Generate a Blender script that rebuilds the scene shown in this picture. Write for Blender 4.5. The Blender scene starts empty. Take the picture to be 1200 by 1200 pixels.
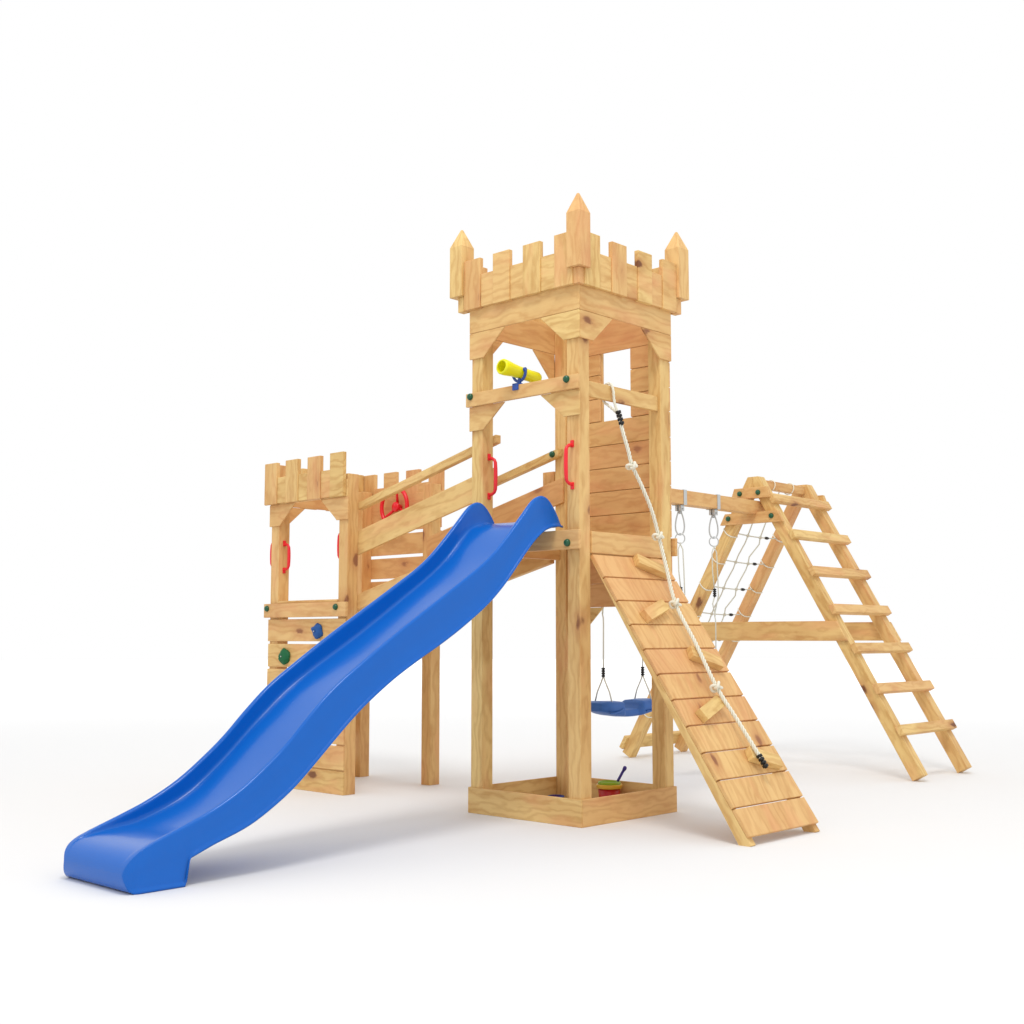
import bpy, bmesh, math, random
from mathutils import Vector, Matrix, noise
rnd = random.Random(7)
C = bpy.context.scene.collection
S = 0.867                       # footprint of a tower
P0, P1, Q0, Q1 = .012, .102, .765, .855   # post faces
PI = math.pi

# ------------------------------------------------------------------ materials
def nodes(name):
    m = bpy.data.materials.new(name); m.use_nodes = True
    nt = m.node_tree; nt.nodes.clear()
    out = nt.nodes.new('ShaderNodeOutputMaterial'); b = nt.nodes.new('ShaderNodeBsdfPrincipled')
    nt.links.new(b.outputs[0], out.inputs[0])
    return m, nt, b

def N(nt, typ, **k):
    n = nt.nodes.new(typ)
    for a, v in k.items():
        if a.startswith('i_'): n.inputs[a[2:].replace('_', ' ')].default_value = v
        else: setattr(n, a, v)
    return n

def math_(nt, op, a, b=None, c=None, clamp=False):
    n = nt.nodes.new('ShaderNodeMath'); n.operation = op; n.use_clamp = clamp
    for i, v in enumerate((a, b, c)):
        if v is None: continue
        if isinstance(v, (int, float)): n.inputs[i].default_value = v
        else: nt.links.new(v, n.inputs[i])
    return n.outputs[0]

def mixc(nt, f, a, b):
    n = nt.nodes.new('ShaderNodeMix'); n.data_type = 'RGBA'
    for s, v in ((0, f), (6, a), (7, b)):
        if isinstance(v, (int, float)): n.inputs[s].default_value = v
        elif isinstance(v, tuple): n.inputs[s].default_value = v + (1,)
        else: nt.links.new(v, n.inputs[s])
    return n.outputs[2]

def smooth(nt, v, a, b):
    n = nt.nodes.new('ShaderNodeMapRange'); n.interpolation_type = 'SMOOTHSTEP'
    n.inputs[1].default_value = a; n.inputs[2].default_value = b
    nt.links.new(v, n.inputs[0]); return n.outputs[0]

def wood_material():
    m, nt, b = nodes('pine_wood'); L = nt.links
    at = N(nt, 'ShaderNodeAttribute', attribute_name='grain'); ti = N(nt, 'ShaderNodeAttribute', attribute_name='tint')
    def scaled(x, y, z):
        n = N(nt, 'ShaderNodeVectorMath', operation='MULTIPLY'); n.inputs[1].default_value = (x, y, z)
        L.new(at.outputs['Vector'], n.inputs[0]); return n.outputs[0]
    def noi(vec, sc, det=3, rough=.55, dist=0.):
        n = N(nt, 'ShaderNodeTexNoise', i_Scale=sc, i_Detail=det, i_Roughness=rough, i_Distortion=dist)
        L.new(vec, n.inputs['Vector']); return n.outputs[0]
    broad = noi(scaled(1.3, 5, 5), 1.6, 3, .5, .6)
    fine = noi(scaled(5, 110, 110), 1.0, 3, .6)
    flame = N(nt, 'ShaderNodeTexWave', wave_type='RINGS', rings_direction='X', wave_profile='SIN', i_Scale=1.7, i_Distortion=11.0, i_Detail=3.0, i_Detail_Scale=1.7, i_Detail_Roughness=.5)
    L.new(scaled(1.5, 4.4, 4.4), flame.inputs['Vector'])
    fl = math_(nt, 'POWER', flame.outputs['Fac'], 1.8)
    # knots: few, dark red-brown, stretched along the board
    vo = N(nt, 'ShaderNodeTexVoronoi', feature='F1', i_Scale=1.0, i_Randomness=1.0)
    dn = noi(scaled(14, 30, 30), 1.0, 2)
    wob = N(nt, 'ShaderNodeVectorMath', operation='ADD'); L.new(scaled(2.4, 4.6, 4.6), wob.inputs[0])
    cmb = N(nt, 'ShaderNodeCombineXYZ'); w1 = math_(nt, 'MULTIPLY_ADD', dn, .16, -.08)
    for i in range(3): L.new(w1, cmb.inputs[i])
    L.new(cmb.outputs[0], wob.inputs[1]); L.new(wob.outputs[0], vo.inputs['Vector'])
    sp = N(nt, 'ShaderNodeSeparateColor'); L.new(vo.outputs['Color'], sp.inputs[0])
    gate = math_(nt, 'GREATER_THAN', sp.outputs[0], .18)
    core = math_(nt, 'MULTIPLY', math_(nt, 'SUBTRACT', 1.0, smooth(nt, vo.outputs['Distance'], .07, .135)), gate)
    halo = math_(nt, 'MULTIPLY', math_(nt, 'SUBTRACT', 1.0, smooth(nt, vo.outputs['Distance'], .06, .34)), gate)
    f = math_(nt, 'ADD', math_(nt, 'MULTIPLY', fl, .40), math_(nt, 'MULTIPLY', smooth(nt, broad, .34, .68), .40))
    f = math_(nt, 'ADD', f, math_(nt, 'MULTIPLY_ADD', fine, .34, -.17), clamp=True)
    col = mixc(nt, f, LIGHT, DARK)
    col = mixc(nt, math_(nt, 'MULTIPLY', smooth(nt, noi(scaled(2.2, 8, 8), .9, 2), .5, .74), .40), col, RED)
    col = mixc(nt, math_(nt, 'MULTIPLY', halo, .55), col, (.42, .17, .055))
    col = mixc(nt, math_(nt, 'MULTIPLY', core, .88), col, (.105, .026, .012))
    # board to board difference; the tower wall's redder range stands in for bounced light
    col = mixc(nt, math_(nt, 'MULTIPLY', ti.outputs['Fac'], .88), col, mixc(nt, .6, col, RED))
    hv = N(nt, 'ShaderNodeHueSaturation'); L.new(col, hv.inputs['Color'])
    L.new(math_(nt, 'MULTIPLY_ADD', ti.outputs['Fac'], -.06, 1.02), hv.inputs['Value'])
    L.new(hv.outputs[0], b.inputs['Base Color'])
    b.inputs['Specular IOR Level'].default_value = .28
    L.new(math_(nt, 'MULTIPLY_ADD', fine, .2, .48), b.inputs['Roughness'])
    bp = N(nt, 'ShaderNodeBump', i_Strength=.12, i_Distance=.002); L.new(math_(nt, 'ADD', fine, math_(nt, 'MULTIPLY', fl, .3)), bp.inputs['Height'])
    L.new(bp.outputs[0], b.inputs['Normal'])
    return m
LIGHT, DARK, RED = (.770, .550, .220), (.505, .275, .078), (.745, .335, .155)
WOOD = wood_material()

def plain(name, col, rough=.4, spec=.5, metal=0, var=.06, bump=0., bscale=60, sss=0):
    m, nt, b = nodes(name)
    tc = N(nt, 'ShaderNodeTexCoord'); no = N(nt, 'ShaderNodeTexNoise', i_Scale=9., i_Detail=4.); nt.links.new(tc.outputs['Object'], no.inputs['Vector'])
    lo = tuple(c * (1 - var) for c in col); hi = tuple(min(1, c * (1 + var)) for c in col)
    nt.links.new(mixc(nt, no.outputs[0], lo, hi), b.inputs['Base Color'])
    b.inputs['Roughness'].default_value = rough; b.inputs['Specular IOR Level'].default_value = spec; b.inputs['Metallic'].default_value = metal
    if bump:
        n2 = N(nt, 'ShaderNodeTexNoise', i_Scale=bscale, i_Detail=3.); nt.links.new(tc.outputs['Object'], n2.inputs['Vector'])
        bp = N(nt, 'ShaderNodeBump', i_Strength=bump, i_Distance=.002); nt.links.new(n2.outputs[0], bp.inputs['Height']); nt.links.new(bp.outputs[0], b.inputs['Normal'])
    return m
BLUE = plain('blue_slide_plastic', (.003, .118, .51), .20, .22, bump=.16, bscale=240, var=.03)
_b = [n for n in BLUE.node_tree.nodes if n.type == 'BSDF_PRINCIPLED'][0]
_b.inputs['Coat Weight'].default_value = .16; _b.inputs['Coat Roughness'].default_value = .07
SEATBLUE = plain('blue_seat_plastic', (.03, .12, .40), .45, .35, bump=.1)
GREEN = plain('green_cap_plastic', (.006, .085, .035), .28, .5)
RED_P = plain('red_plastic', (.80, .012, .025), .32, .5)
YELLOW = plain('yellow_plastic', (.84, .80, .004), .34, .45)
NAVY = plain('blue_mount_plastic', (.012, .065, .34), .35, .5)
HOLD_B = plain('blue_hold_resin', (.012, .085, .30), .55, .3, bump=.5, bscale=90)
HOLD_G = plain('green_hold_resin', (.006, .12, .04), .55, .3, bump=.5, bscale=90)
ROPE = plain('white_rope', (.80, .78, .66), .8, .1, var=.06)
THIN = plain('grey_white_cord', (.66, .66, .57), .75, .15, var=.06)
BLACK = plain('black_sleeve', (.008, .008, .008), .45, .4)
STEEL = plain('galvanised_steel', (.55, .57, .57), .35, .5, metal=.85)
BUCKET = plain('red_bucket_plastic', (.46, .005, .004), .35, .5)
ORANGE = plain('yellow_rim_plastic', (.68, .40, .03), .35, .5)
LIME = plain('lime_sieve_plastic', (.24, .40, .01), .4, .4)
PURPLE = plain('violet_shovel_plastic', (.03, .015, .22), .35, .5)
WHITE = plain('white_ground', (.800, .800, .800), .75, .15, var=.004)

# ------------------------------------------------------------------ mesh builder
class MB:
    def __init__(s, lo=0.0, hi=.70): s.v, s.f, s.g, s.t, s.sm = [], [], [], [], []; s.lo, s.hi = lo, hi
    def add(s, vs, fs, L=None, smooth=False, tint=None):
        o = len(s.v); vs = [Vector(p) for p in vs]
        L = Vector(L).normalized() if L else Vector((0, 0, 1))
        M = L.cross(Vector((0, 0, 1))) if abs(L.z) < .8 else L.cross(Vector((1, 0, 0)))
        M.normalize(); K = L.cross(M)
        r = Vector((rnd.uniform(0, 60), rnd.uniform(0, 60), rnd.uniform(0, 60))); ti = rnd.uniform(s.lo, s.hi) if tint is None else tint
        for p in vs:
            s.v.append(p); s.g.append(Vector((p.dot(L), p.dot(M), p.dot(K))) + r); s.t.append(ti)
        for q in fs: s.f.append([o + i for i in q]); s.sm.append(smooth)
        return s
    def box(s, x0, x1, y0, y1, z0, z1, L=None):
        if L is None:
            d = (x1 - x0, y1 - y0, z1 - z0); k = d.index(max(d)); L = [0, 0, 0]; L[k] = 1
        vs = [(x, y, z) for x in (x0, x1) for y in (y0, y1) for z in (z0, z1)]
        return s.add(vs, [(0, 1, 3, 2), (4, 6, 7, 5), (0, 4, 5, 1), (2, 3, 7, 6), (0, 2, 6, 4), (1, 5, 7, 3)], L)
    def obox(s, c, ax, dims, L=None):
        c = Vector(c); a = [Vector(q).normalized() * d * .5 for q, d in zip(ax, dims)]
        vs = [c + a[0] * i + a[1] * j + a[2] * k for i in (-1, 1) for j in (-1, 1) for k in (-1, 1)]
        return s.add(vs, [(0, 1, 3, 2), (4, 6, 7, 5), (0, 4, 5, 1), (2, 3, 7, 6), (0, 2, 6, 4), (1, 5, 7, 3)], L or ax[0])
    def prism(s, poly, axis, c0, c1, L):
        """poly: 2D points in the two remaining axes (in xyz order), extruded along axis from c0 to c1"""
        def P(q, c):
            return {'x': (c, q[0], q[1]), 'y': (q[0], c, q[1]), 'z': (q[0], q[1], c)}[axis]
        n = len(poly); vs = [P(q, c0) for q in poly] + [P(q, c1) for q in poly]
        fs = [tuple(range(n)), tuple(range(2 * n - 1, n - 1, -1))] + [(i, i + n, (i + 1) % n + n, (i + 1) % n) for i in range(n)]
        return s.add(vs, fs, L)
    def tube(s, pts, r, seg=8, closed=False, cap=True):
        pts = [Vector(p) for p in pts]; n = len(pts); rs = r if isinstance(r, (list, tuple)) else [r] * n
        vs, fs = [], []; ref = None
        for i, p in enumerate(pts):
            a = pts[(i - 1) % n] if (i or closed) else p; b = pts[(i + 1) % n] if (i < n - 1 or closed) else p
            t = (b - a).normalized()
            if ref is None:
                ref = t.cross(Vector((0, 0, 1)));
                if ref.length < .1: ref = t.cross(Vector((1, 0, 0)))
            ref = (ref - t * ref.dot(t)).normalized(); bn = t.cross(ref)
            for k in range(seg):
                w = 2 * PI * k / seg; vs.append(p + (ref * math.cos(w) + bn * math.sin(w)) * rs[i])
        for i in range(n if closed else n - 1):
            j = (i + 1) % n
            for k in range(seg):
                l = (k + 1) % seg; fs.append((i * seg + k, i * seg + l, j * seg + l, j * seg + k))
        if cap and not closed: fs += [tuple(range(seg - 1, -1, -1)), tuple((n - 1) * seg + k for k in range(seg))]
        return s.add(vs, fs, pts[-1] - pts[0] if not closed else None, True)
    def lathe(s, prof, o, ax, seg=20):
        """prof: (distance along ax, radius) pairs"""
        o = Vector(o); ax = Vector(ax).normalized(); a = ax.cross(Vector((0, 0, 1)))
        if a.length < .1: a = ax.cross(Vector((1, 0, 0)))
        a.normalize(); b = ax.cross(a); vs, fs = [], []
        for d, r in prof:
            for k in range(seg):
                w = 2 * PI * k / seg; vs.append(o + ax * d + (a * math.cos(w) + b * math.sin(w)) * max(r, 1e-5))
        for i in range(len(prof) - 1):
            for k in range(seg):
                l = (k + 1) % seg; fs.append((i * seg + k, i * seg + l, (i + 1) * seg + l, (i + 1) * seg + k))
        return s.add(vs, fs, ax, True)

def obj(name, mb, mat, parent=None, bevel=None):
    """link a builder as ONE mesh object; children keep their parent's origin"""
    o0 = base_of(parent) if parent else Vector((0, 0, 0))
    me = bpy.data.meshes.new(name); me.from_pydata([p - o0 for p in mb.v], [], mb.f)
    me.polygons.foreach_set('use_smooth', mb.sm)
    bm = bmesh.new(); bm.from_mesh(me); bmesh.ops.recalc_face_normals(bm, faces=bm.faces[:]); bm.to_mesh(me); bm.free()
    if mat is WOOD:
        a = me.attributes.new('grain', 'FLOAT_VECTOR', 'POINT'); a.data.foreach_set('vector', [c for g in mb.g for c in g])
        a = me.attributes.new('tint', 'FLOAT', 'POINT'); a.data.foreach_set('value', mb.t)
    me.materials.append(mat)
    o = bpy.data.objects.new(name, me); C.objects.link(o)
    if parent: o.parent = parent
    bw = .0032 if (mat is WOOD and bevel is None) else bevel
    if bw:
        bv = o.modifiers.new('edge', 'BEVEL'); bv.width = bw; bv.segments = 2; bv.limit_method = 'ANGLE'; bv.angle_limit = math.radians(35)
    return o

def base_of(o):
    while o.parent: o = o.parent
    return Vector(o.location)

def thing(name, label, cat, loc, group=None):
    o = bpy.data.objects.new(name, None); C.objects.link(o); o.location = loc; o.empty_display_size = .1
    o['label'] = label; o['category'] = cat
    if group: o['group'] = group
    return o

def copy_tree(o, parent=None):
    c = o.copy(); C.objects.link(c); c.parent = parent
    for ch in list(o.children): copy_tree(ch, c)
    return c

def cap(parent, p, ax=(-1, 0, 0), r=.021):
    """dark green domed cap over a bolt"""
    m = MB().lathe([(0, r), (.006, r), (.010, r * .93), (.015, r * .80), (.019, r * .55), (.021, r * .25), (.0215, 0)], p, ax, 16)
    return obj('bolt_cap', m, GREEN, parent)

def poly_at(tab, x):
    """smooth interpolation of a table of (x, value), x increasing"""
    n = len(tab)
    if x <= tab[0][0]: return tab[0][1]
    if x >= tab[-1][0]: return tab[-1][1]
    for i in range(n - 1):
        if tab[i][0] <= x <= tab[i + 1][0]: break
    def sl(k):
        if k == 0: return (tab[1][1] - tab[0][1]) / (tab[1][0] - tab[0][0])
        if k == n - 1: return (tab[-1][1] - tab[-2][1]) / (tab[-1][0] - tab[-2][0])
        return (tab[k + 1][1] - tab[k - 1][1]) / (tab[k + 1][0] - tab[k - 1][0])
    h = tab[i + 1][0] - tab[i][0]; t = (x - tab[i][0]) / h; a, b = tab[i][1], tab[i + 1][1]; m0, m1 = sl(i) * h, sl(i + 1) * h
    return a * (2 * t**3 - 3 * t * t + 1) + m0 * (t**3 - 2 * t * t + t) + b * (-2 * t**3 + 3 * t * t) + m1 * (t**3 - t * t)

# ------------------------------------------------------------------ ground
g = MB(); n = 64
g.add([(52 * math.cos(2 * PI * k / n), 52 * math.sin(2 * PI * k / n), 0) for k in range(n)], [tuple(range(n))])
gr = obj('ground', g, WHITE); gr['kind'] = 'structure'

# ------------------------------------------------------------------ main tower
T = thing('castle_tower', 'tall square wooden play tower with four pointed corner posts and battlements', 'play tower', (S / 2, S / 2, 0))
for (x, y) in ((P0, P0), (P0, Q0), (Q0, P0), (Q0, Q0)):
    obj('post', MB().box(x, x + .09, y, y + .09, 0, 3.05), WOOD, T)
# sandbox boards at the foot
h = .148
sb = [MB().box(0, .0115, 0, S, 0, h), MB().box(.0122, S, 0, .0115, 0, h), MB().box(S - .0115, S, .0122, S, 0, h), MB().box(.0122, S - .0122, S - .0115, S, 0, h)]
for m in sb: obj('sandbox_board', m, WOOD, T)
# upper fascia boards, one per side
f0, f1 = 2.843, 3.03
obj('fascia_board', MB().box(0, .0115, 0, S, f0, f1), WOOD, T)
obj('fascia_board', MB().box(.0122, S, 0, .0115, f0, f1), WOOD, T)
obj('fascia_board', MB().box(.0122, S, S - .0115, S, f0, f1), WOOD, T)
# arch brackets under the fascia
def bracket_poly(a, b, zt, zb, rev):
    inner, low = .293, .130
    p = [(0, zt), (inner, zt), (low, zb + .012), (low - .012, zb), (0, zb)]
    return [(b - q[0], q[1]) for q in p] if rev else [(a + q[0], q[1]) for q in p]
for rev in (0, 1):
    obj('arch_bracket', MB().prism(bracket_poly(0, S, f0 - .0015, 2.683, rev), 'x', 0, .0115, (0, 1, 0)), WOOD, T)
    obj('arch_bracket', MB().prism(bracket_poly(.0122, S, f0 - .0015, 2.683, rev), 'y', 0, .0115, (1, 0, 0)), WOOD, T)
for rev in (0, 1):
    q = [(.10, f0 - .0015), (.285, f0 - .0015), (.19, 2.745), (.102, 2.66)] if not rev else [(S - .1, f0 - .0015), (.56, f0 - .0015), (.712, 2.683), (.78, 2.56), (S - .1, 2.53)]
    obj('arch_bracket', MB().prism(q, 'y', S - .0115, S, (1, 0, 0)), WOOD, T)
# lower brackets under the front rail
for rev in (0, 1):
    obj('arch_bracket', MB().prism(bracket_poly(0, S, 2.392, 2.246, rev), 'x', 0, .0115, (0, 1, 0)), WOOD, T)
# front safety rail and its caps
r = obj('safety_rail', MB().box(-.022, -.0003, -.006, .875, 2.391, 2.472), WOOD, T)
cap(r, (-.0222, .072, 2.450)); cap(r, (-.0222, .834, 2.450))
obj('safety_rail', MB().box(.1025, .7645, .03, .056, 2.368, 2.457), WOOD, T)
# plank wall at the back with a square window
m = MB(.45, 1); xs = (S - .0125, S)  # high tint range: warm bounce inside the tower painted into these planks
zs = [1.612, 1.777, 1.927, 2.074, 2.220]
zs2 = [2.377, 2.524, 2.677, 2.812]
ks = zs + [2.376]
for a, b in zip(ks[:-1], ks[1:]): m.box(xs[0], xs[1], .0123, S - .004, a + .0016, b - .0016)
for a, b in zip(zs2[:-1], zs2[1:]):
    m.box(xs[0], xs[1], .0123, .308, a + .0016, b - .0016); m.box(xs[0], xs[1], .553, S - .004, a + .0016, b - .0016)
m.box(xs[0], xs[1], .0123, S - .004, 2.812, 3.03)
for q in (.03, .556): m.box(S + .0003, S + .007, q, q + .2775, 2.3655, 2.835)
m.box(S + .0003, S + .007, .03, S - .004, 1.612, 2.365); m.box(S + .0003, S + .007, .03, S - .004, 2.8355, 2.98)
w = obj('plank_wall', m, WOOD, T)
m = MB()
m.box(S + .0075, S + .032, .554, .600, 2.33, 2.86); m.box(S + .0075, S + .032, .262, .3075, 2.33, 2.86)
obj('window_batten', m, WOOD, w)
# boards and brackets under the platform at the back
m = MB(.4, 1); m.box(xs[0], xs[1], .0123, S - .004, 1.3505, 1.4995); m.box(xs[0], xs[1], .0123, S - .004, 1.205, 1.35)
obj('apron_boards', m, WOOD, T)
obj('arch_bracket', MB().prism([(S, 1.203), (.54, 1.203), (.70, 1.05), (.73, 1.03), (S, 1.03)], 'x', xs[0], xs[1], (0, 1, 0)), WOOD, T)
obj('arch_bracket', MB().prism([(0, 1.203), (.33, 1.203), (.16, 1.05), (.13, 1.03), (0, 1.03)], 'x', xs[0], xs[1], (0, 1, 0)), WOOD, T)
# platform
r = obj('platform_rail', MB().box(-.022, -.0003, -.011, .875, 1.500, 1.607), WOOD, T); cap(r, (-.0222, .071, 1.535)); cap(r, (-.0222, .796, 1.535))
r = obj('platform_rail', MB().box(S + .0005, S + .022, -.011, .875, 1.500, 1.607), WOOD, T)
obj('platform_joist', MB().box(P1 + .001, Q0 - .001, .812, .8545, 1.506, 1.585), WOOD, T)
obj('platform_joist', MB().box(P1 + .001, Q0 - .001, .105, .147, 1.506, 1.585), WOOD, T)
m = MB(); y = P1 + .004
xx = 0.004
while xx < .84:
    m.box(xx, min(xx + .138, S - .014), P1 + .003, Q0 - .003, 1.587, 1.605); xx += .1405
obj('platform_floor', m, WOOD, T)
# battlements: a part per side; proud merlon boards and lower boards set back between them
MER = [(.022, .157), (.265, .400), (.508, .643), (.750, .886)]
def battlement(side, parent, o=0.0, zb=2.984, zt=3.288, zl=3.190, mer=MER, tint=(0, .75)):
    def put(m, a, b, d0, d1, z0, z1, vert):
        L = (0, 0, 1) if vert else ((0, 1, 0) if side in ('front', 'back') else (1, 0, 0))
        if side == 'front': m.box(-d1, -d0, o + a, o + b, z0, z1, L)
        if side == 'back': m.box(S + d0, S + d1, o + a, o + b, z0, z1, L)
        if side == 'right': m.box(a, b, -d1 + o, -d0 + o, z0, z1, L)
        if side == 'left': m.box(a, b, o + S + d0, o + S + d1, z0, z1, L)
    p = bpy.data.objects.new('battlement', None); C.objects.link(p); p.parent = parent
    for k in range(len(mer) - 1):
        m = MB(*tint); put(m, mer[k][1] + .0004, mer[k + 1][0] - .0004, .0004, .0225, zb + .004, zl + rnd.uniform(-.003, .003), False); obj('low_board', m, WOOD, p)
    for k, (a, b) in enumerate(mer):
        q = MB(*tint); put(q, a, b, .0004, .0305, zb, zt + rnd.uniform(-.003, .003), rnd.random() < .5); obj('merlon', q, WOOD, p)
    return p
for sd in ('front', 'right', 'back', 'left'): battlement(sd, T)
# pointed corner pinnacles on short stubs
def pinnacle(x0, y0, w=.095):
    z0, z1, z2 = 3.078, 3.392, 3.508
    x1, y1 = x0 + w, y0 + w; xc, yc = x0 + w / 2, y0 + w / 2; e = .006
    vs = [(x0, y0, z0), (x1, y0, z0), (x1, y1, z0), (x0, y1, z0), (x0, y0, z1), (x1, y0, z1), (x1, y1, z1), (x0, y1, z1),
          (xc - e, yc - e, z2), (xc + e, yc - e, z2), (xc + e, yc + e, z2), (xc - e, yc + e, z2)]
    fs = [(3, 2, 1, 0), (0, 1, 5, 4), (1, 2, 6, 5), (2, 3, 7, 6), (3, 0, 4, 7), (4, 5, 9, 8), (5, 6, 10, 9), (6, 7, 11, 10), (7, 4, 8, 11), (8, 9, 10, 11)]
    return MB().add(vs, fs, (0, 0, 1))
for x0, y0 in ((-.048, -.048), (-.048, .8875), (.8875, -.048), (.8875, .8875)):
    p = obj('pinnacle', pinnacle(x0, y0, .098 if x0 < .5 and y0 < .5 else .106), WOOD, T)
    xs0 = x0 + (.026 if x0 < .5 else .008); ys0 = y0 + (.026 if y0 < .5 else .008)
    obj('stub', MB().box(xs0, xs0 + .05, ys0, ys0 + .05, 2.984, 3.0775), WOOD, p)
    if x0 > .5 or y0 > .5:
        # side cleat that ties the outer pinnacle to the battlement
        pass

def handle(parent, p, out, up=(0, 0, 1), length=.235, depth=.056):
    """red grab handle: two pads and a bowed grip"""
    p = Vector(p); out = Vector(out); up = Vector(up); m = MB()
    side = out.cross(up)
    for s in (-1, 1):
        m.obox(p + up * s * length * .5 + out * .005, (up, side, out), (.040, .022, .010))
    pts = [];
    for t, d in ((-.50, .004), (-.485, .030), (-.44, .048), (-.36, .056), (-.18, .058), (0, .059), (.18, .058), (.36, .056), (.44, .048), (.485, .030), (.50, .004)):
        pts.append(p + up * t * length * .94 + out * d * depth / .056)
    m.tube(pts, [.011, .010, .0095, .011, .012, .012, .012, .011, .0095, .010, .011], 10)
    return obj('grab_handle', m, RED_P, parent, bevel=.003)
handle(T, (P0, .060, 1.97), (-1, 0, 0)); handle(T, (.064, Q0, 1.97), (0, -1, 0))

# ------------------------------------------------------------------ small lookout tower
Y0 = 2.004                       # its near corner; posts run from Y0+.012
K = thing('lookout_tower', 'low wooden lookout tower with a climbing wall of boards beyond the slide', 'play tower', (S / 2, Y0 + S / 2, 0))
for x in (P0, Q0):
    for yy in (P0, Q0): obj('post', MB().box(x, x + .09, Y0 + yy, Y0 + yy + .09, 0, 2.10 if x < .5 else 2.10), WOOD, K)
ZP = [(0, .149), (.158, .312), (.322, .475), (.488, .640), (.653, .800), (.814, .972), (.990, 1.141)]
for i, (a, b) in enumerate(ZP):
    e = rnd.uniform(-.004, .004)
    pl = obj('climbing_board', MB().box(0, .0115, Y0 + .012, Y0 + .860 + e, a, b), WOOD, K)
    if i % 2 == 0: obj('side_board', MB().box(.0122, Q1, Y0 + Q1 + .0005, Y0 + Q1 + .020, a, b - .012), WOOD, K)
def hold(parent, p, mat, r, seed):
    bm = bmesh.new(); bmesh.ops.create_icosphere(bm, subdivisions=3, radius=1)
    vs = []
    for v in bm.verts:
        d = v.co.normalized(); k = 1 + .30 * noise.noise(d * 1.6 + Vector((seed, 0, 0))) + .13 * noise.noise(d * 4 + Vector((0, seed, 0)))
        q = d * k * r
        # small bolt recess in the middle
        rad = math.hypot(q.y, q.z); dep = q.x * .78
        if q.x < 0 and rad < .010: dep += .012
        vs.append(Vector(p) + Vector((min(dep, 0.0) , q.y, q.z)))
    fs = [[v.index for v in f.verts] for f in bm.faces]; bm.free()
    m = MB(); m.add(vs, fs, None, True)
    o = obj('climbing_hold', m, mat, parent)
    obj('bolt', MB().lathe([(0, .005), (.002, .005), (.003, .003), (.003, 0)], Vector(p) + Vector((-.012 - r * .52, 0, 0)), (-1, 0, 0), 10), STEEL, o)
    return o
hold(K, (-.0005, 2.297, 1.057), HOLD_B, .050, 3.1); hold(K, (-.0005, 2.655, .886), HOLD_G, .053, 8.7)
r = obj('safety_rail', MB().box(-.022, -.0003, Y0 - .016, Y0 + .884, 1.153, 1.249), WOOD, K)
cap(r, (-.0222, Y0 + .082, 1.216)); cap(r, (-.0222, Y0 + .842, 1.216))
m = MB(); xx = .004
while xx < .84:
    m.box(xx, min(xx + .138, S - .014), Y0 + P1 + .003, Y0 + Q0 - .003, 1.250, 1.268); xx += .1405
obj('platform_floor', m, WOOD, K)
obj('platform_joist', MB().box(P1 + .001, Q0 - .001, Y0 + .105, Y0 + .147, 1.17, 1.248), WOOD, K)
obj('platform_joist', MB().box(P1 + .001, Q0 - .001, Y0 + .72, Y0 + .762, 1.17, 1.248), WOOD, K)
for rev in (0, 1):
    obj('arch_bracket', MB().prism(bracket_poly(Y0, Y0 + S, 1.944, 1.792, rev), 'x', 0, .0115, (0, 1, 0)), WOOD, K)
    obj('arch_bracket', MB().prism(bracket_poly(.0122, S, 1.944, 1.792, rev), 'y', Y0 + Q1 + .0005, Y0 + Q1 + .012, (1, 0, 0)), WOOD, K)
obj('cross_rail', MB().box(0, .0115, Y0 + .006, Y0 + .862, 1.9445, 2.06), WOOD, K)
MK = [(.018, .158), (.262, .402), (.510, .650), (.752, .892)]
battlement('front', K, Y0, 1.946, 2.240, 2.134, MK)
battlement('back', K, Y0, 1.990, 2.236, 2.130, MK, (.55, 1))
battlement('left', K, Y0 + .002, 1.946, 2.240, 2.134, [(.05, .19), (.285, .425), (.52, .66), (.745, .86)])
obj('cross_rail', MB().box(-.0120, -.0004, Y0 + .8925, Y0 + .912, 1.946, 2.018), WOOD, K)
obj('cross_rail', MB().box(.0122, Q1, Y0 + Q1 + .0005, Y0 + Q1 + .0105, 1.946, 2.05), WOOD, K)
m = MB(.55, 1)
for a, b in ((1.27, 1.428), (1.447, 1.597), (1.619, 1.772), (1.794, 2.06)): m.box(Q1 + .0005, S, Y0 + .012, Y0 + Q1, a, b)
obj('board_wall', m, WOOD, K)
handle(K, (.055, Y0 + Q0, 1.578), (0, -1, 0), length=.19); handle(K, (.050, Y0 + Q1 + .0005, 1.60), (0, 1, 0), length=.19, depth=.046); handle(K, (.050, Y0 + P1, 1.625), (0, 1, 0), length=.19, depth=.046)

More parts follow.
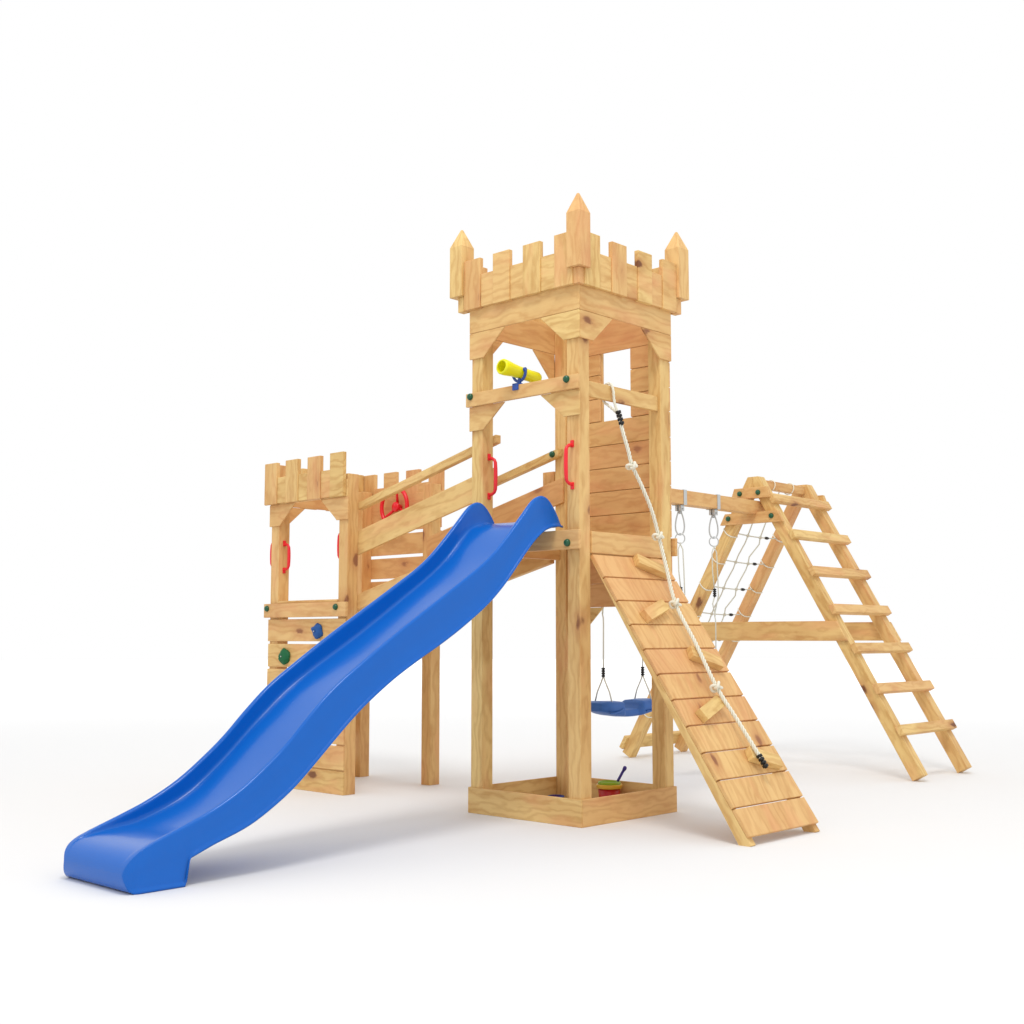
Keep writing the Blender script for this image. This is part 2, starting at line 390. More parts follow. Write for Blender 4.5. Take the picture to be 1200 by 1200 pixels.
# ------------------------------------------------------------------ sloping bridge
B = thing('sloping_bridge', 'sloping wooden bridge with handrails joining the two towers', 'bridge', (S / 2, 1.435, 1.0))
sl = -.248
def strip(y0, y1, ztop, hgt, x0, x1, t=(0, .62)):
    zt = lambda yy: ztop + sl * (yy - S)
    return MB(*t).prism([(y0, zt(y0)), (y1, zt(y1)), (y1, zt(y1) - hgt), (y0, zt(y0) - hgt)], 'x', x0, x1, (0, 1, sl))
for nx in (0, 1):
    a, b = (P1 + .0005, P1 + .046) if nx == 0 else (Q0 - .046, Q0 - .0005)
    r = obj('handrail', strip(.745 if nx == 0 else .79, 2.02, 2.198, .050, a, b), WOOD, B)
    if nx: cap(r, (a - .0005, .836, 2.182))
    else: cap(r, (b + .0005, .80, 2.19), (1, 0, 0))
    a2, b2 = (P1 + .0005, P1 + .019) if nx == 0 else (Q0 - .019, Q0 - .0005)
    obj('side_board', strip(.775, 2.04, 2.008, .160, a2, b2, (.6, 1) if nx else (0, .3)), WOOD, B)
    a3, b3 = (P1 + .0005, P1 + .044) if nx == 0 else (Q0 - .044, Q0 - .0005)
    obj('stringer', strip(.862, 2.10, 1.585, .100, a3, b3), WOOD, B)
m = MB(); t = Vector((0, 1, sl)).normalized(); nz = Vector((0, -sl, 1)).normalized()
k = 0; yy = .872
while yy < 1.98:
    yc = yy + .066; zc = 1.585 + sl * (yc - S)
    m.obox(Vector((S / 2, yc, zc)) + nz * .0105, ((1, 0, 0), t, nz), (.56, .128, .019)); yy += .1315
obj('walkway', m, WOOD, B)

# ------------------------------------------------------------------ climbing ramp
R_ = thing('climbing_ramp', 'steep plank climbing ramp with small tilted footholds', 'climbing ramp', (.434, -.50, 0))
dn = Vector((0, -.09, -.130)).normalized(); nr = Vector((0, -.130, .09)).normalized()     # down the slope, off the slope
top = Vector((0, 0, 1.478))
def rp(x, s, h): return Vector((x, 0, 0)) + top + dn * s + nr * h
XL, XR = P1 + .001, Q0 - .001
Ltot = 1.790
for x0, x1 in ((XL, XL + .045), (XR - .045, XR)):
    q = [rp(0, .035, -.0215), rp(0, Ltot - .013, -.0215), rp(0, Ltot - .013, -.085), rp(0, -.06, -.085)]
    poly = [(v.y, v.z) for v in q]
    poly = [(min(a, .03), b) for a, b in poly]
    obj('side_rail', MB().prism(poly, 'x', x0, x1, tuple(dn)), WOOD, R_)
m = MB(.45, 1)
sp = .1583; s = .004
for i in range(11):
    hh = .150; ss = s + i * sp
    m.obox(rp((XL + XR) / 2, ss + hh / 2, -.0105), ((1, 0, 0), dn, nr), (XR - XL, hh, .0205), tuple(dn + Vector((.25 * rnd.uniform(-1, 1), 0, 0))))
obj('deck_boards', m, WOOD, R_)
obj('top_board', MB(.4, .8).box(XL, XR, .0005, .019, 1.482, 1.604), WOOD, R_)
for i, (xc, ang) in enumerate(((.555, 20), (.345, -19), (.560, 20), (.340, -19), (.565, 18))):
    sc = .082 + i * .3166; a = math.radians(ang)
    u = Vector((1, 0, 0)) * math.cos(a) + dn * math.sin(a); w = -Vector((1, 0, 0)) * math.sin(a) + dn * math.cos(a)
    m = MB(); c = rp(xc, sc, .0002); l, wd, ht = .118, .036, .042
    P = lambda i_, j_, k_: c + u * i_ + w * j_ + nr * k_
    vs = [P(-l, -wd, 0), P(l, -wd, 0), P(l, wd, 0), P(-l, wd, 0), P(-l, -wd, ht), P(l, -wd, ht), P(l, wd, ht), P(-l, wd, ht)]
    m.add(vs, [(3, 2, 1, 0), (4, 5, 6, 7), (0, 1, 5, 4), (1, 2, 6, 5), (2, 3, 7, 6), (3, 0, 4, 7)], tuple(u))
    obj('foothold', m, WOOD, R_)

# ------------------------------------------------------------------ slide
RIM = [(-2.597, .080), (-2.593, .101), (-2.583, .122), (-2.565, .143), (-2.535, .165), (-2.49, .186), (-2.43, .209), (-2.33, .245), (-2.20, .296), (-2.05, .374), (-1.90, .482), (-1.80, .566), (-1.70, .664), (-1.57, .780), (-1.40, .897), (-1.18, 1.038), (-1.0, 1.147), (-.875, 1.222),
       (-.70, 1.328), (-.60, 1.390), (-.50, 1.464), (-.40, 1.556), (-.30, 1.657), (-.20, 1.760), (-.16, 1.785), (-.12, 1.796), (-.08, 1.786), (-.04, 1.752), (0, 1.700), (.02, 1.655), (.032, 1.640)]
BED = [(-2.597, .080), (-2.593, .1005), (-2.583, .121), (-2.565, .141), (-2.535, .159), (-2.49, .173), (-2.43, .182), (-2.386, .187), (-2.25, .207), (-2.02, .300), (-1.83, .440), (-1.635, .615), (-1.43, .780), (-1.03, 1.018), (-.657, 1.255), (-.50, 1.360), (-.39, 1.448), (-.28, 1.560), (-.20, 1.630), (-.12, 1.662), (-.04, 1.668), (.032, 1.636)]
LOW = [(-2.200, .152), (-2.035, .207), (-1.926, .262), (-1.794, .347), (-1.688, .436), (-1.588, .526), (-1.486, .616), (-1.381, .700), (-1.209, .815), (-1.025, .917), (-.894, .984), (-.732, 1.076), (-.551, 1.196), (-.43, 1.300), (-.334, 1.402), (-.249, 1.492), (-.192, 1.546), (-.119, 1.598), (-.05, 1.622), (.032, 1.632)]
def low(x):
    if x < -2.552: return .080 * (1 - math.sqrt(max(0, 1 - ((-2.552 - x) / .045) ** 2)))
    if x < -2.330: return 0.0
    if x < -2.305: return .112 * math.sin(PI / 2 * (x + 2.330) / .025) + .0
    if x < -2.200: return .112 + .040 * ((x + 2.305) / .105)
    return poly_at(LOW, x)
YR, YL = .160, .692
def section(x):
    zr, zb, zl = poly_at(RIM, x), poly_at(BED, x), low(x)
    t = min(1, max(0, (-2.555 - x) / .042)); ins = .03 * (1 - math.sqrt(max(0, 1 - t * t)))
    zb = min(zb, zr - .0005); zl = min(zl, zb - .0005); d = zr - zb; k = min(1, d / .06)
    fl = .011 if x > -2.53 else .011 * max(0, (x + 2.575) / .045)
    wh = max(zr - zl, .001); kk = min(1, wh / .12); rr = .016
    half = [(-fl * .7, zl), (-fl * 1.15, zl + .006 * kk), (-fl, zl + .013 * kk), (-fl * .3, zl + .018 * kk), (0, zl + .025 * kk), (.001, zl + .55 * wh)]
    for w in (180, 160, 140, 115, 90, 65, 40, 20, 5):
        w = math.radians(w); half.append((.002 + rr + rr * math.cos(w), zr - rr * k * (1 - math.sin(w))))
    half += [(.035, zb + .45 * d), (.038, zb + .16 * d), (.043, zb + .04 * d), (.052, zb + .005 * d), (.062, zb), (.12, zb - .001 * k), (.20, zb - .002 * k)]
    mid = (YL - YR) / 2
    pts = [(x, YR + ins + a, z) for a, z in half]
    pts.append((x, YR + mid, zb - .003 * k))
    pts += [(x, YL - ins - a, z) for a, z in reversed(half)]
    return pts
xs_ = [-2.597, -2.5962, -2.594, -2.590, -2.584, -2.576, -2.567, -2.555, -2.54, -2.52, -2.48, -2.43, -2.38, -2.345, -2.331, -2.329, -2.325, -2.320, -2.314, -2.306, -2.27]
xx = -2.23
while xx < -.26: xs_.append(xx); xx += .035
while xx < .03: xs_.append(xx); xx += .016
xs_.append(.032)
vs, fs = [], []; npt = len(section(-1))
for x in xs_: vs += section(x)
rows_ = []
for i in range(1, 11):                       # front of the foot, from the nose down to the ground
    z = .0795 * (1 - i / 10.0); x = -2.552 - .045 * math.sqrt(max(0, 1 - ((.080 - z) / .080) ** 2))
    t = min(1, max(0, (-2.555 - x) / .042)); ins = .03 * (1 - math.sqrt(max(0, 1 - t * t)))
    base = [q[1] for q in section(-2.597)]; lo_y, hi_y = base[0], base[-1]
    rows_.append([(x, (YR + ins) + (yy - lo_y) / (hi_y - lo_y) * (YL - YR - 2 * ins), z) for yy in base])
rows_.reverse()
vs = [p for r_ in rows_ for p in r_] + vs
for i in range(len(xs_) + len(rows_) - 1):
    for k in range(npt - 1):
        fs.append((i * npt + k, i * npt + k + 1, (i + 1) * npt + k + 1, (i + 1) * npt + k))
SL = thing('slide', 'long wavy blue plastic slide running down from the tall tower', 'slide', (-2.4, .426, 0))
m = MB(); m.add(vs, fs, None, True)
body = obj('chute', m, BLUE, SL)
so = body.modifiers.new('wall', 'SOLIDIFY'); so.thickness = .007; so.offset = -1
vg = body.vertex_groups.new(name='thickness')
for i, p in enumerate(m.v): vg.add([i], .02 if p.x < -2.50 else 1.0, 'REPLACE')
so.vertex_group = 'thickness'
# ------------------------------------------------------------------ swing frame
XA, XB = 3.286, 4.028; YC = .980; SLP = 1.732
F = thing('ladder_swing_set', 'wooden A-frame with a ladder side and a long swing beam fixed to the tall tower', 'swing frame', (3.7, YC, 0))
def leg_poly(sgn):
    yi = YC - sgn * (-1) * 0
    # ladder side: sgn=-1 (foot at lower Y); net side: sgn=+1
    f = lambda d: YC + sgn * d
    ft = 1.268
    zt = 2.29; w = .104                      # horizontal width of a 9 cm leg at this lean
    return [(f(ft), 0.0), (f(ft + .078), .045), (f(ft + w - zt / SLP), zt), (f(.0004), zt), (f(.0004), ft * SLP)]
for X in (XA, XB):
    for sg in (-1, 1):
        obj('leg', MB().prism(leg_poly(sg), 'x', X, X + .09, (0, -sg * .5, .866)), WOOD, F)
def plate(x0, x1, zb, zt, hb, ht, yc=YC + .005):
    return MB().prism([(yc - hb, zb), (yc + hb, zb), (yc + ht, zt), (yc - ht, zt)], 'x', x0, x1, (0, 1, 0))
for near in (1, 0):
    x0, x1 = (XA - .0365, XA - .0005) if near else (XB + .0905, XB + .1265)
    hi = obj('gusset_plate', plate(x0, x1, 2.112, 2.200, .183, .150), WOOD, F)
    lo = obj('gusset_plate', plate(x0, x1, 1.914, 2.003, .290, .242), WOOD, F) if near else None
    if near:
        for yy in (-.085, .085): cap(hi, (x0 - .0003, YC + .016 + yy, 2.156))
        for yy in (-.199, .199): cap(lo, (x0 - .0003, YC + .014 + yy, 1.963))
    zc0, zc1 = .990, 1.139
    e = lambda z, o: 1.268 + .104 - z / SLP - o
    x0, x1 = (XA - .0255, XA - .0005) if near else (XB + .0905, XB + .1155)
    obj('cross_board', MB().prism([(YC - e(zc0, .0), zc0), (YC + e(zc0, .0), zc0), (YC + e(zc1, .0), zc1), (YC - e(zc1, .0), zc1)], 'x', x0, x1, (0, 1, 0)), WOOD, F)
# rungs lie on the outer faces of the two ladder legs
lu = Vector((0, -.5, -.866)); ln = Vector((0, -.866, .5))        # down the leg, out of the leg
outer0 = Vector((0, YC - 1.268 - .104, 0))
for i in range(7):
    z = 2.072 - i * .2915
    p = Vector((0, YC - 1.268 - .104 + z / SLP, z))
    c = p + ln * .0225 - lu * .022
    obj('rung', MB().obox(Vector(((3.262 + 4.142) / 2, c.y, c.z)), ((1, 0, 0), lu, ln), (.88, .072, .044)), WOOD, F)
obj('ridge_bar', MB().box(XA + .0905, XB - .0005, YC - .034, YC + .034, 2.205, 2.272), WOOD, F)
# foot bar on the net side
fp = Vector((0, YC + 1.268 + .104 - .075, .13)); ln2 = Vector((0, .866, .5)); lu2 = Vector((0, .5, -.866))
c = fp + ln2 * .0182
obj('foot_bar', MB().obox((3.70, c.y, c.z - .01), ((1, 0, 0), lu2, ln2), (.89, .115, .036)), WOOD, F)
BY0, BY1, BZ0, BZ1 = .927, 1.025, 1.988, 2.092
obj('swing_beam', MB().box(.836, 3.40, BY0, BY1, BZ0, BZ1), WOOD, F)
obj('beam_block', MB().box(.840, .930, .8685, .9265, 1.99, 2.09), WOOD, F)

# ------------------------------------------------------------------ swings
def cord(m, pts, r=.0048): return m.tube(pts, r, 6)
def splice(m, p0, p1, r=.0135, n=4):
    p0, p1 = Vector(p0), Vector(p1); d = p1 - p0; L = d.length; prof = []
    for k in range(n):
        a = L * k / n; b = L * (k + .72) / n
        prof += [(a, r * .55), (a + .0008, r), (b, r), (b + .0008, r * .55)]
    prof.append((L, r * .55))
    return m.lathe([(0, 0)] + prof + [(L + .0005, 0)], p0, d, 12)
def make_swing(x):
    W = thing('swing', SWING_LABELS[0], 'swing', (x, .976, BZ0), 'swings hanging from the long beam')
    Yc = .976
    for sgn in (-1, 1):
        xr = x + sgn * .217
        hg = MB()
        # strap round the beam
        e = .004
        hg.box(xr - .020, xr + .020, BY0 - e, BY0 - .0004, BZ0 - e, BZ1 + e); hg.box(xr - .020, xr + .020, BY1 + .0004, BY1 + e, BZ0 - e, BZ1 + e)
        hg.box(xr - .020, xr + .020, BY0 - .0003, BY1 + .0003, BZ1 + .0004, BZ1 + e); hg.box(xr - .020, xr + .020, BY0 - .0003, BY1 + .0003, BZ0 - e, BZ0 - .0004)
        ho = obj('beam_clamp', hg, STEEL, W, bevel=.001)
        k = MB(); k.box(xr - .022, xr + .022, Yc - .026, Yc - .006, BZ0 - .047, BZ0 - .0045); k.box(xr - .022, xr + .022, Yc + .006, Yc + .026, BZ0 - .047, BZ0 - .0045)
        k.tube([(xr, Yc - .034, BZ0 - .032), (xr, Yc + .034, BZ0 - .032)], .006, 8); obj('bearing', k, STEEL, ho, bevel=.002)
        cb = MB(); zt, zb = BZ0 - .038, BZ0 - .222; pts = []
        for q in range(36):
            w = 2 * PI * q / 36; zz = (zt + zb) / 2 + (zt - zb) / 2 * math.cos(w); wd = .031 - .013 * math.cos(w)
            pts.append((xr + wd * math.sin(w) * .72, Yc - wd * math.sin(w) * .69, zz))
        cb.tube(pts, .0056, 8, True); cb.tube([(xr, Yc, zt - .002), (xr, Yc, zt - .03)], .008, 8)
        obj('carabiner', cb, STEEL, W)
        rg = MB(); pts = [(xr + .035 * math.sin(2 * PI * q / 24) * .72, Yc - .035 * math.sin(2 * PI * q / 24) * .69, zb - .026 + .036 * math.cos(2 * PI * q / 24)) for q in range(24)]
        rg.tube(pts, .0042, 8, True); obj('ring', rg, STEEL, W)
        # adjustable double cord, sleeve, eye, single cord, sleeve, forked cord
        z0 = zb - .058; zs_, ze, zl2, zf = 1.375, 1.198, .800, .592
        c = MB()
        cord(c, [(xr, Yc - .004, z0), (xr - .012, Yc + .010, z0 - .05), (xr - .010, Yc + .008, 1.5), (xr, Yc, zs_)])
        cord(c, [(xr, Yc + .004, z0), (xr + .016, Yc - .012, z0 - .05), (xr + .020, Yc - .016, 1.5), (xr + .024, Yc - .018, 1.33), (xr + .004, Yc + .004, ze)])
        cord(c, [(xr, Yc, zs_ - .05), (xr - .014, Yc + .010, ze + .07), (xr - .004, Yc - .002, ze)])
        pts = [(xr + .011 * math.sin(2 * PI * q / 16), Yc + .006 * math.sin(2 * PI * q / 16), ze + .022 * math.cos(2 * PI * q / 16)) for q in range(16)]
        c.tube(pts, .004, 6, True)
        cord(c, [(xr - .004, Yc, ze - .018), (xr + .006, Yc, ze - .05), (xr + .008, Yc, ze - .09), (xr + .003, Yc, zl2)])
        for yy in (-1, 1):
            cord(c, [(xr + .002, Yc, zl2 - .04), (xr + .002, Yc + yy * .016, zl2 - .08), (xr + .002, Yc + yy * .052, zf + .06), (xr + .002, Yc + yy * .074, zf - .012)])
        ro = obj('rope', c, THIN, W)
        k = MB(); splice(k, (xr, Yc, zs_ + .008), (xr, Yc, zs_ - .055)); obj('black_sleeve', k, BLACK, ro)
        k = MB(); splice(k, (xr + .002, Yc, zl2 + .012), (xr + .002, Yc, zl2 - .052)); obj('black_sleeve', k, BLACK, ro)
    # moulded seat: a curved shell that dips in the middle, raised ends
    vs, fs = [], []; nx, ny = 40, 12; hw = .305
    for i in range(nx + 1):
        u = -1 + 2 * i / nx; xx = x + u * hw
        zb = .478 + .048 * abs(u) ** 2.2                      # belly
        rise = min(1, max(0, (abs(u) - .24) / .11)); rise = rise * rise * (3 - 2 * rise)
        ztop = .530 + .010 * abs(u) + .054 * rise - (.016 * max(0, abs(u) - .86) / .14)
        yw = .100 - .022 * (1 - rise) - (.045 * (max(0, abs(u) - .72) / .28) ** 2)
        for j in range(ny):
            w = 2 * PI * j / ny; cy, cz = math.cos(w), math.sin(w)
            sy = math.copysign(abs(cy) ** .45, cy); sz = math.copysign(abs(cz) ** .45, cz)
            vs.append((xx, Yc + yw * sy, (ztop + zb) / 2 + (ztop - zb) / 2 * sz))
    for i in range(nx):
        for j in range(ny): fs.append((i * ny + j, i * ny + (j + 1) % ny, (i + 1) * ny + (j + 1) % ny, (i + 1) * ny + j))
    fs += [tuple(range(ny)), tuple(nx * ny + j for j in range(ny))]
    sm = MB(); sm.add(vs, fs, None, True); so_ = obj('seat', sm, SEATBLUE, W)
    for s in (-1, 1):
        gp = MB()
        pts = [(x + s * (.20 + .07 * math.cos(w)), Yc - .099 - .004 * math.sin(w), .528 + .012 * math.cos(w) * s - .012 * math.sin(w)) for w in [PI * q / 10 for q in range(11)]]
        gp.tube(pts, .0055, 8); obj('moulded_grip', gp, SEATBLUE, so_)
    return W
SWING_LABELS = ['blue seat rope swing hanging next to the tall tower, its seat seen under the platform',
                'rope swing hanging nearer the ladder frame, its seat hidden behind the climbing ramp']
w0 = make_swing(1.602)
w1 = copy_tree(w0); w1.location.x = 2.504; w1['label'] = SWING_LABELS[1]

# ------------------------------------------------------------------ climbing net on the far legs
NT = thing('climbing_net', 'knotted rope climbing net tied between the two sloping legs of the swing frame', 'climbing net', (3.7, 1.9, 0))
def on_leg(s, X, off=0.):
    """s = height; centre of the net side legs"""
    return Vector((X, YC + 1.268 + .052 - s / SLP + off * .866, s + off * .5))
zr = [1.862 - .212 * i for i in range(8)]
nodes_ = {0: [], 1: []}
up = Vector((0, -.5, .866)); ou = Vector((0, .866, .5))
for i, z in enumerate(zr):
    for X in (XA, XB):
        c = on_leg(z, X + .045); h = .0505; pts = []; ph = rnd.uniform(-.006, .006)
        for q in range(24):
            w = 2 * PI * q / 24; a, b = math.cos(w), math.sin(w)
            e = max(abs(a), abs(b)) ** .72; a, b = a / e, b / e
            pts.append(c + Vector((1, 0, 0)) * a * h + ou * b * h + up * (.016 * (b * .8) - .010 * (1 - b * b) * (a < 0) + ph))
        lm_ = MB(); lm_.tube(pts  , .0053, 6, True); obj('leg_lashing', lm_, ROPE, NT)
    a = on_leg(z, XA + .095, .0); b = on_leg(z, XB - .004) + Vector((0, 0, -.012)); sag = .012
    P_ = lambda t: a.lerp(b, t) - Vector((0, 0, sag * math.sin(PI * t)))
    rw = MB(); rw.tube([P_(t) for t in (0, .12, .34, .56, .78, .9, 1.0)]  , .0053, 6); ro = obj('cross_rope', rw, THIN, NT)
    for q, t in ((0, .31), (1, .60)):
        nodes_[q].append(P_(t)); kn = MB(); kn.lathe([(-.014, 0), (-.012, .010), (-.004, .0145), (.005, .0145), (.012, .010), (.014, 0)], P_(t), (1, .2, .1), 8); obj('knot', kn, THIN, ro)
    sv = MB(); sv.lathe([(-.030, 0), (-.029, .008), (-.012, .0125), (.012, .0125), (.029, .007), (.030, 0)], P_(.755), (b - a), 8); obj('black_sleeve', sv, BLACK, ro)
for q in (0, 1):
    pts = []
    t0 = Vector((nodes_[q][0].x + .02, YC + .04, 2.275)); seq = [t0] + nodes_[q]
    for i in range(len(seq) - 1):
        a, b = seq[i], seq[i + 1]; wob = .030 if (q == 1 and i in (1, 3)) else .008
        for t in (0, .25, .5, .75):
            p = a.lerp(b, t); p.x += wob * math.sin(2 * PI * t); pts.append(p)
    cols = MB(); pts.append(seq[-1]); cols.tube(pts  , .0053, 6); lr = obj('long_rope', cols, THIN, NT)
    # loop over the ridge bar
    rr = .047; lx = t0.x - .06 + .10 * q
    bl = MB(); bl.tube([(lx + .01 * math.sin(w), YC + rr * math.cos(w), 2.238 + rr * math.sin(w)) for w in [2 * PI * k / 16 for k in range(16)]], .0046, 6, True); obj('bar_loop', bl, ROPE, NT)

# ------------------------------------------------------------------ knotted climbing rope
def twisted(m, path, R=.0066, r=.0055, pitch=.070, step=.006):
    pts = [Vector(p) for p in path]
    # resample
    dense = []
    for i in range(len(pts) - 1):
        p0 = pts[max(i - 1, 0)]; p1 = pts[i]; p2 = pts[i + 1]; p3 = pts[min(i + 2, len(pts) - 1)]
        nn = max(2, int((p2 - p1).length / step))
        for k in range(nn):
            t = k / nn; dense.append(.5 * ((2 * p1) + (p2 - p0) * t + (2 * p0 - 5 * p1 + 4 * p2 - p3) * t * t + (3 * p1 - p0 - 3 * p2 + p3) * t**3))
    dense.append(pts[-1])
    strands = [[], [], []]; ref = None; d = 0
    for i, p in enumerate(dense):
        t = (dense[min(i + 1, len(dense) - 1)] - dense[max(i - 1, 0)]).normalized()
        if ref is None: ref = t.cross(Vector((1, 0, 0))).normalized()
        ref = (ref - t * ref.dot(t)).normalized(); bn = t.cross(ref)
        if i: d += (p - dense[i - 1]).length
        for k in range(3):
            w = 2 * PI * (d / pitch + k / 3); strands[k].append(p + (ref * math.cos(w) + bn * math.sin(w)) * R)
    for st in strands: m.tube(st, r, 6)
KR = thing('knotted_rope', 'thick white twisted climbing rope with knots lying down the plank ramp', 'rope', (.40, -.3, 1.2))
K1 = Vector((.392, -.060, 1.992)); K2 = Vector((.575, -.105, 1.597)); K3 = rp(.520, .37, .046); K4 = rp(.452, .895, .04); KE = rp(.477, 1.325, .072)
K3 = Vector((.520, -.258, 1.205)); K4 = Vector((.450, -.572, .752)); KE = Vector((.475, -.824, .388))
loop = [Vector((.331, -.012, 2.285)), Vector((.326, .012, 2.36)), Vector((.318, .015, 2.43)), Vector((.312, .030, 2.467)), Vector((.305, .062, 2.462)), Vector((.300, .070, 2.42)), Vector((.298, .068, 2.368)), Vector((.306, .045, 2.345)), Vector((.322, .015, 2.315)), Vector((.333, -.010, 2.285))]
m = MB(); twisted(m, loop, .0046, .0042)
main = [Vector((.333, -.014, 2.285)), Vector((.350, -.030, 2.18)), Vector((.372, -.048, 2.08)), K1, Vector((.455, -.078, 1.88)), Vector((.530, -.092, 1.74)), K2, Vector((.562, -.165, 1.42)), K3, Vector((.492, -.41, .985)), K4, Vector((.462, -.70, .57)), KE]
twisted(m, main); rp_ = obj('rope', m, ROPE, KR)
m = MB()
def overhand(m, c, s, d):
    c = Vector(c); d = Vector(d).normalized(); a = d.cross(Vector((1, 0, 0))).normalized(); b = d.cross(a); pts = []
    for q in range(48):
        w = 2 * PI * q / 48
        X = math.sin(w) + 2 * math.sin(2 * w); Yk = math.cos(w) - 2 * math.cos(2 * w); Z = -math.sin(3 * w)
        pts.append(c + (a * X * .9 + b * Yk * .9 + d * Z * 1.1) * s)
    m.tube(pts, .0085, 8, True)
for p, q in ((K1, 0), (K2, 0), (K3, 0), (K4, 0)):
    i = [K1, K2, K3, K4].index(p); j = [3, 6, 8, 10][i]
    m = MB(); overhand(m, p, .0118, main[j + 1] - main[j - 1]); obj('knot', m, ROPE, KR)
m = MB(); splice(m, main[0] + Vector((-.004, .004, .022)), main[0] + Vector((.010, -.014, -.062)), .0165, 4); obj('black_sleeve', m, BLACK, KR); m = MB()
dd = (KE - main[-2]).normalized(); splice(m, KE - dd * .022, KE + dd * .055, .0165, 4)
obj('black_sleeve', m, BLACK, KR)

# ------------------------------------------------------------------ telescope
TE = thing('telescope', 'yellow toy telescope on a blue fork mount above the slide', 'telescope', (-.01, .462, 2.472))
ax = Vector((-1, .03, .095)).normalized(); o = Vector((.018, .462, 2.549))
m = MB(); m.lathe([(.155, .034), (.157, .041), (.148, .046), (.12, .0455), (.07, .0385), (.02, .0355), (-.09, .0345), (-.10, .0362), (-.135, .0362), (-.148, .031), (-.15, 0)], o, ax, 28)
m.lathe([(.156, .040), (.13, .037), (.05, .033), (.05, 0)], o, ax, 28)
obj('tube', m, YELLOW, TE)
m = MB(); pts = []; side = Vector((0, 1, 0)); upv = Vector((0, 0, 1)); cy = o + Vector((-.010, 0, .002))
for q in range(17):
    w = PI + PI * q / 16; pts.append(cy + side * .050 * math.cos(w) + upv * .054 * math.sin(w))
pts = [pts[0] + upv * .012] + pts + [pts[-1] + upv * .012]
m.tube(pts, .0085, 10)
for s in (-1, 1): m.lathe([(0, .013), (.010, .013), (.014, .009), (.014, 0)], cy + side * s * .040 + upv * .010, side * s, 12)
yo = obj('yoke', m, NAVY, TE)
m = MB(); m.lathe([(0, .024), (.010, .023), (.014, .012), (.040, .010)], (.007, .460, 2.4722), (0, 0, 1), 16); m.box(-.032, -.0225, .438, .482, 2.440, 2.478); m.box(-.032, .012, .438, .482, 2.4725, 2.480)
obj('mount', m, NAVY, TE, bevel=.002)

# ------------------------------------------------------------------ steering wheel on the lookout wall
ST = thing('steering_wheel', 'red toy steering wheel on the back wall of the low lookout tower', 'steering wheel', (.85, 2.44, 1.985))
wc = Vector((.795, 2.448, 1.966))
m = MB(); m.tube([wc + Vector((0,   .140 * math.cos(2 * PI * q / 40), .140 * math.sin(2 * PI * q / 40))) for q in range(40)], .015, 10, True); obj('rim', m, RED_P, ST)
for a in (98, 205, 325):
    a = math.radians(a); m = MB(); m.tube([wc + Vector((.028, .03 * math.cos(a), .03 * math.sin(a))), wc + Vector((.014, .09 * math.cos(a), .09 * math.sin(a))), wc + Vector((0, .138 * math.cos(a), .138 * math.sin(a)))], [.011, .010, .009], 8); obj('spoke', m, RED_P, ST)
m = MB(); m.lathe([(-.062, .02), (-.02, .022), (-.004, .036), (.008, .036), (.016, .028), (.018, 0)], wc + Vector((.016, 0, 0)), (-1, 0, 0), 20); obj('hub', m, RED_P, ST)

# ------------------------------------------------------------------ sand toys
BU = thing('sand_bucket', 'red toy bucket with a yellow rim standing in the sandbox', 'bucket', (.762, .425, 0))
bc = Vector((.762, .425, .0))
m = MB(); m.lathe([(.0, 0), (.0, .052), (.004, .056), (.118, .070), (.118, .066), (.006, .052), (.006, 0)], bc, (0, 0, 1), 28); obj('pail', m, BUCKET, BU)
m = MB(); m.lathe([(.112, .071), (.112, .077), (.133, .079), (.136, .077), (.136, .070), (.112, .0705)], bc, (0, 0, 1), 28); obj('rim', m, ORANGE, BU)
m = MB(); m.lathe([(.130, 0), (.130, .066), (.1365, .0695), (.150, .066), (.152, .060), (.142, .056), (.138, 0)], bc, (0, 0, 1), 28); obj('sieve', m, LIME, BU)
SH = thing('toy_shovel', 'violet handle of a toy shovel leaning in the red bucket', 'shovel', (.815, .375, .14))
m = MB(); m.tube([(.800, .392, .150), (.806, .386, .165), (.826, .366, .215)], [.008, .0085, .0085], 10)
obj('handle', m, PURPLE, SH)
m = MB(); m.tube([(.826, .366, .213), (.831, .361, .226), (.834, .358, .236), (.836, .356, .241)], [.009, .0125, .0115, .005], 10); obj('grip', m, PURPLE, SH)
SM = thing('sand_mould', 'small red sand mould with a blue rim by the rear sandbox post', 'sand toy', (.668, .772, 0))
m = MB(); m.lathe([(0, .030), (.026, .044), (.040, .050), (.040, .046), (.006, .026), (.006, 0)], (.668, .772, 0), (0, 0, 1), 20); obj('bowl', m, BUCKET, SM)
m = MB(); m.lathe([(.0402, .044), (.0402, .053), (.044, .054), (.046, .050), (.046, .044), (.0403, .044)], (.668, .772, 0), (0, 0, 1), 20); obj('rim', m, NAVY, SM)

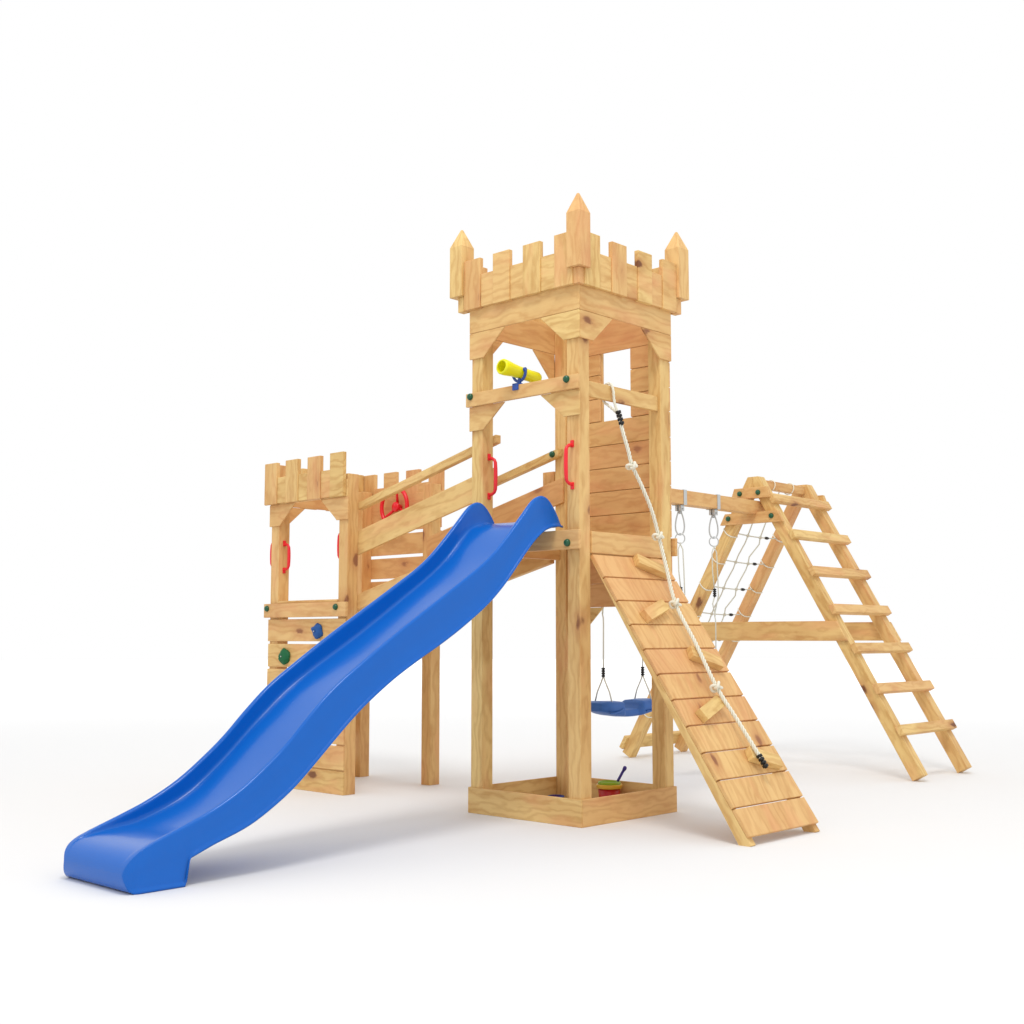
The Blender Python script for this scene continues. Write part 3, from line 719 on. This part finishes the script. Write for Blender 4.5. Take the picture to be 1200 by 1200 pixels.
# ------------------------------------------------------------------ camera
cam = bpy.data.cameras.new('camera'); co = bpy.data.objects.new('camera', cam); C.objects.link(co)
yaw, pit = math.radians(43.39192), math.radians(5.69586)
Fw = Vector((math.cos(pit) * math.cos(yaw), math.cos(pit) * math.sin(yaw), math.sin(pit))); Rt = Vector((math.sin(yaw), -math.cos(yaw), 0)); Up = Rt.cross(Fw)
M = Matrix((Rt, Up, -Fw)).transposed().to_4x4(); M.translation = Vector((-5.23683, -4.43805, 1.01824))
co.matrix_world = M; cam.sensor_width = 36; cam.lens = 44.1007; cam.clip_end = 300
sc = bpy.context.scene; sc.camera = co; sc.render.resolution_x = sc.render.resolution_y = 1024

# ------------------------------------------------------------------ white studio light: even surround and one large soft lamp, high in front
wd = bpy.data.worlds.new('World'); sc.world = wd; wd.use_nodes = True
wd.node_tree.nodes['Background'].inputs[0].default_value = (1, 1, 1, 1); wd.node_tree.nodes['Background'].inputs[1].default_value = 1.0
la = bpy.data.lights.new('soft_lamp', 'AREA'); la.shape = 'DISK'; la.size = 2.6; la.energy = 315; la.color = (1, .99, .975)
lo_ = bpy.data.objects.new('soft_lamp', la); C.objects.link(lo_)
tgt = Vector((.6, .5, .8)); d = Vector((-.40, -.30, 1)).normalized(); lo_.location = tgt + d * 9.5
lo_.rotation_euler = d.to_track_quat('Z', 'Y').to_euler()
# added unseen spots high above the far floor, only to burn its back out to white
for off in (-52, 0, 52):
    lb = bpy.data.lights.new('added_floor_spot', 'SPOT'); lb.energy = 42000; lb.spot_size = math.radians(92); lb.spot_blend = .8; lb.shadow_soft_size = 5
    lbo = bpy.data.objects.new('added_floor_spot', lb); C.objects.link(lbo); yo_ = yaw + math.radians(off)
    lbo.location = Vector((-5.24, -4.44, 40)) + Vector((math.cos(yo_), math.sin(yo_), 0)) * 46
sc.view_settings.view_transform = 'Standard'; sc.view_settings.look = 'None'; sc.view_settings.gamma = 1; sc.view_settings.use_curve_mapping = False; sc.view_settings.exposure = 0
sc.cycles.max_bounces = 8; sc.cycles.diffuse_bounces = 5
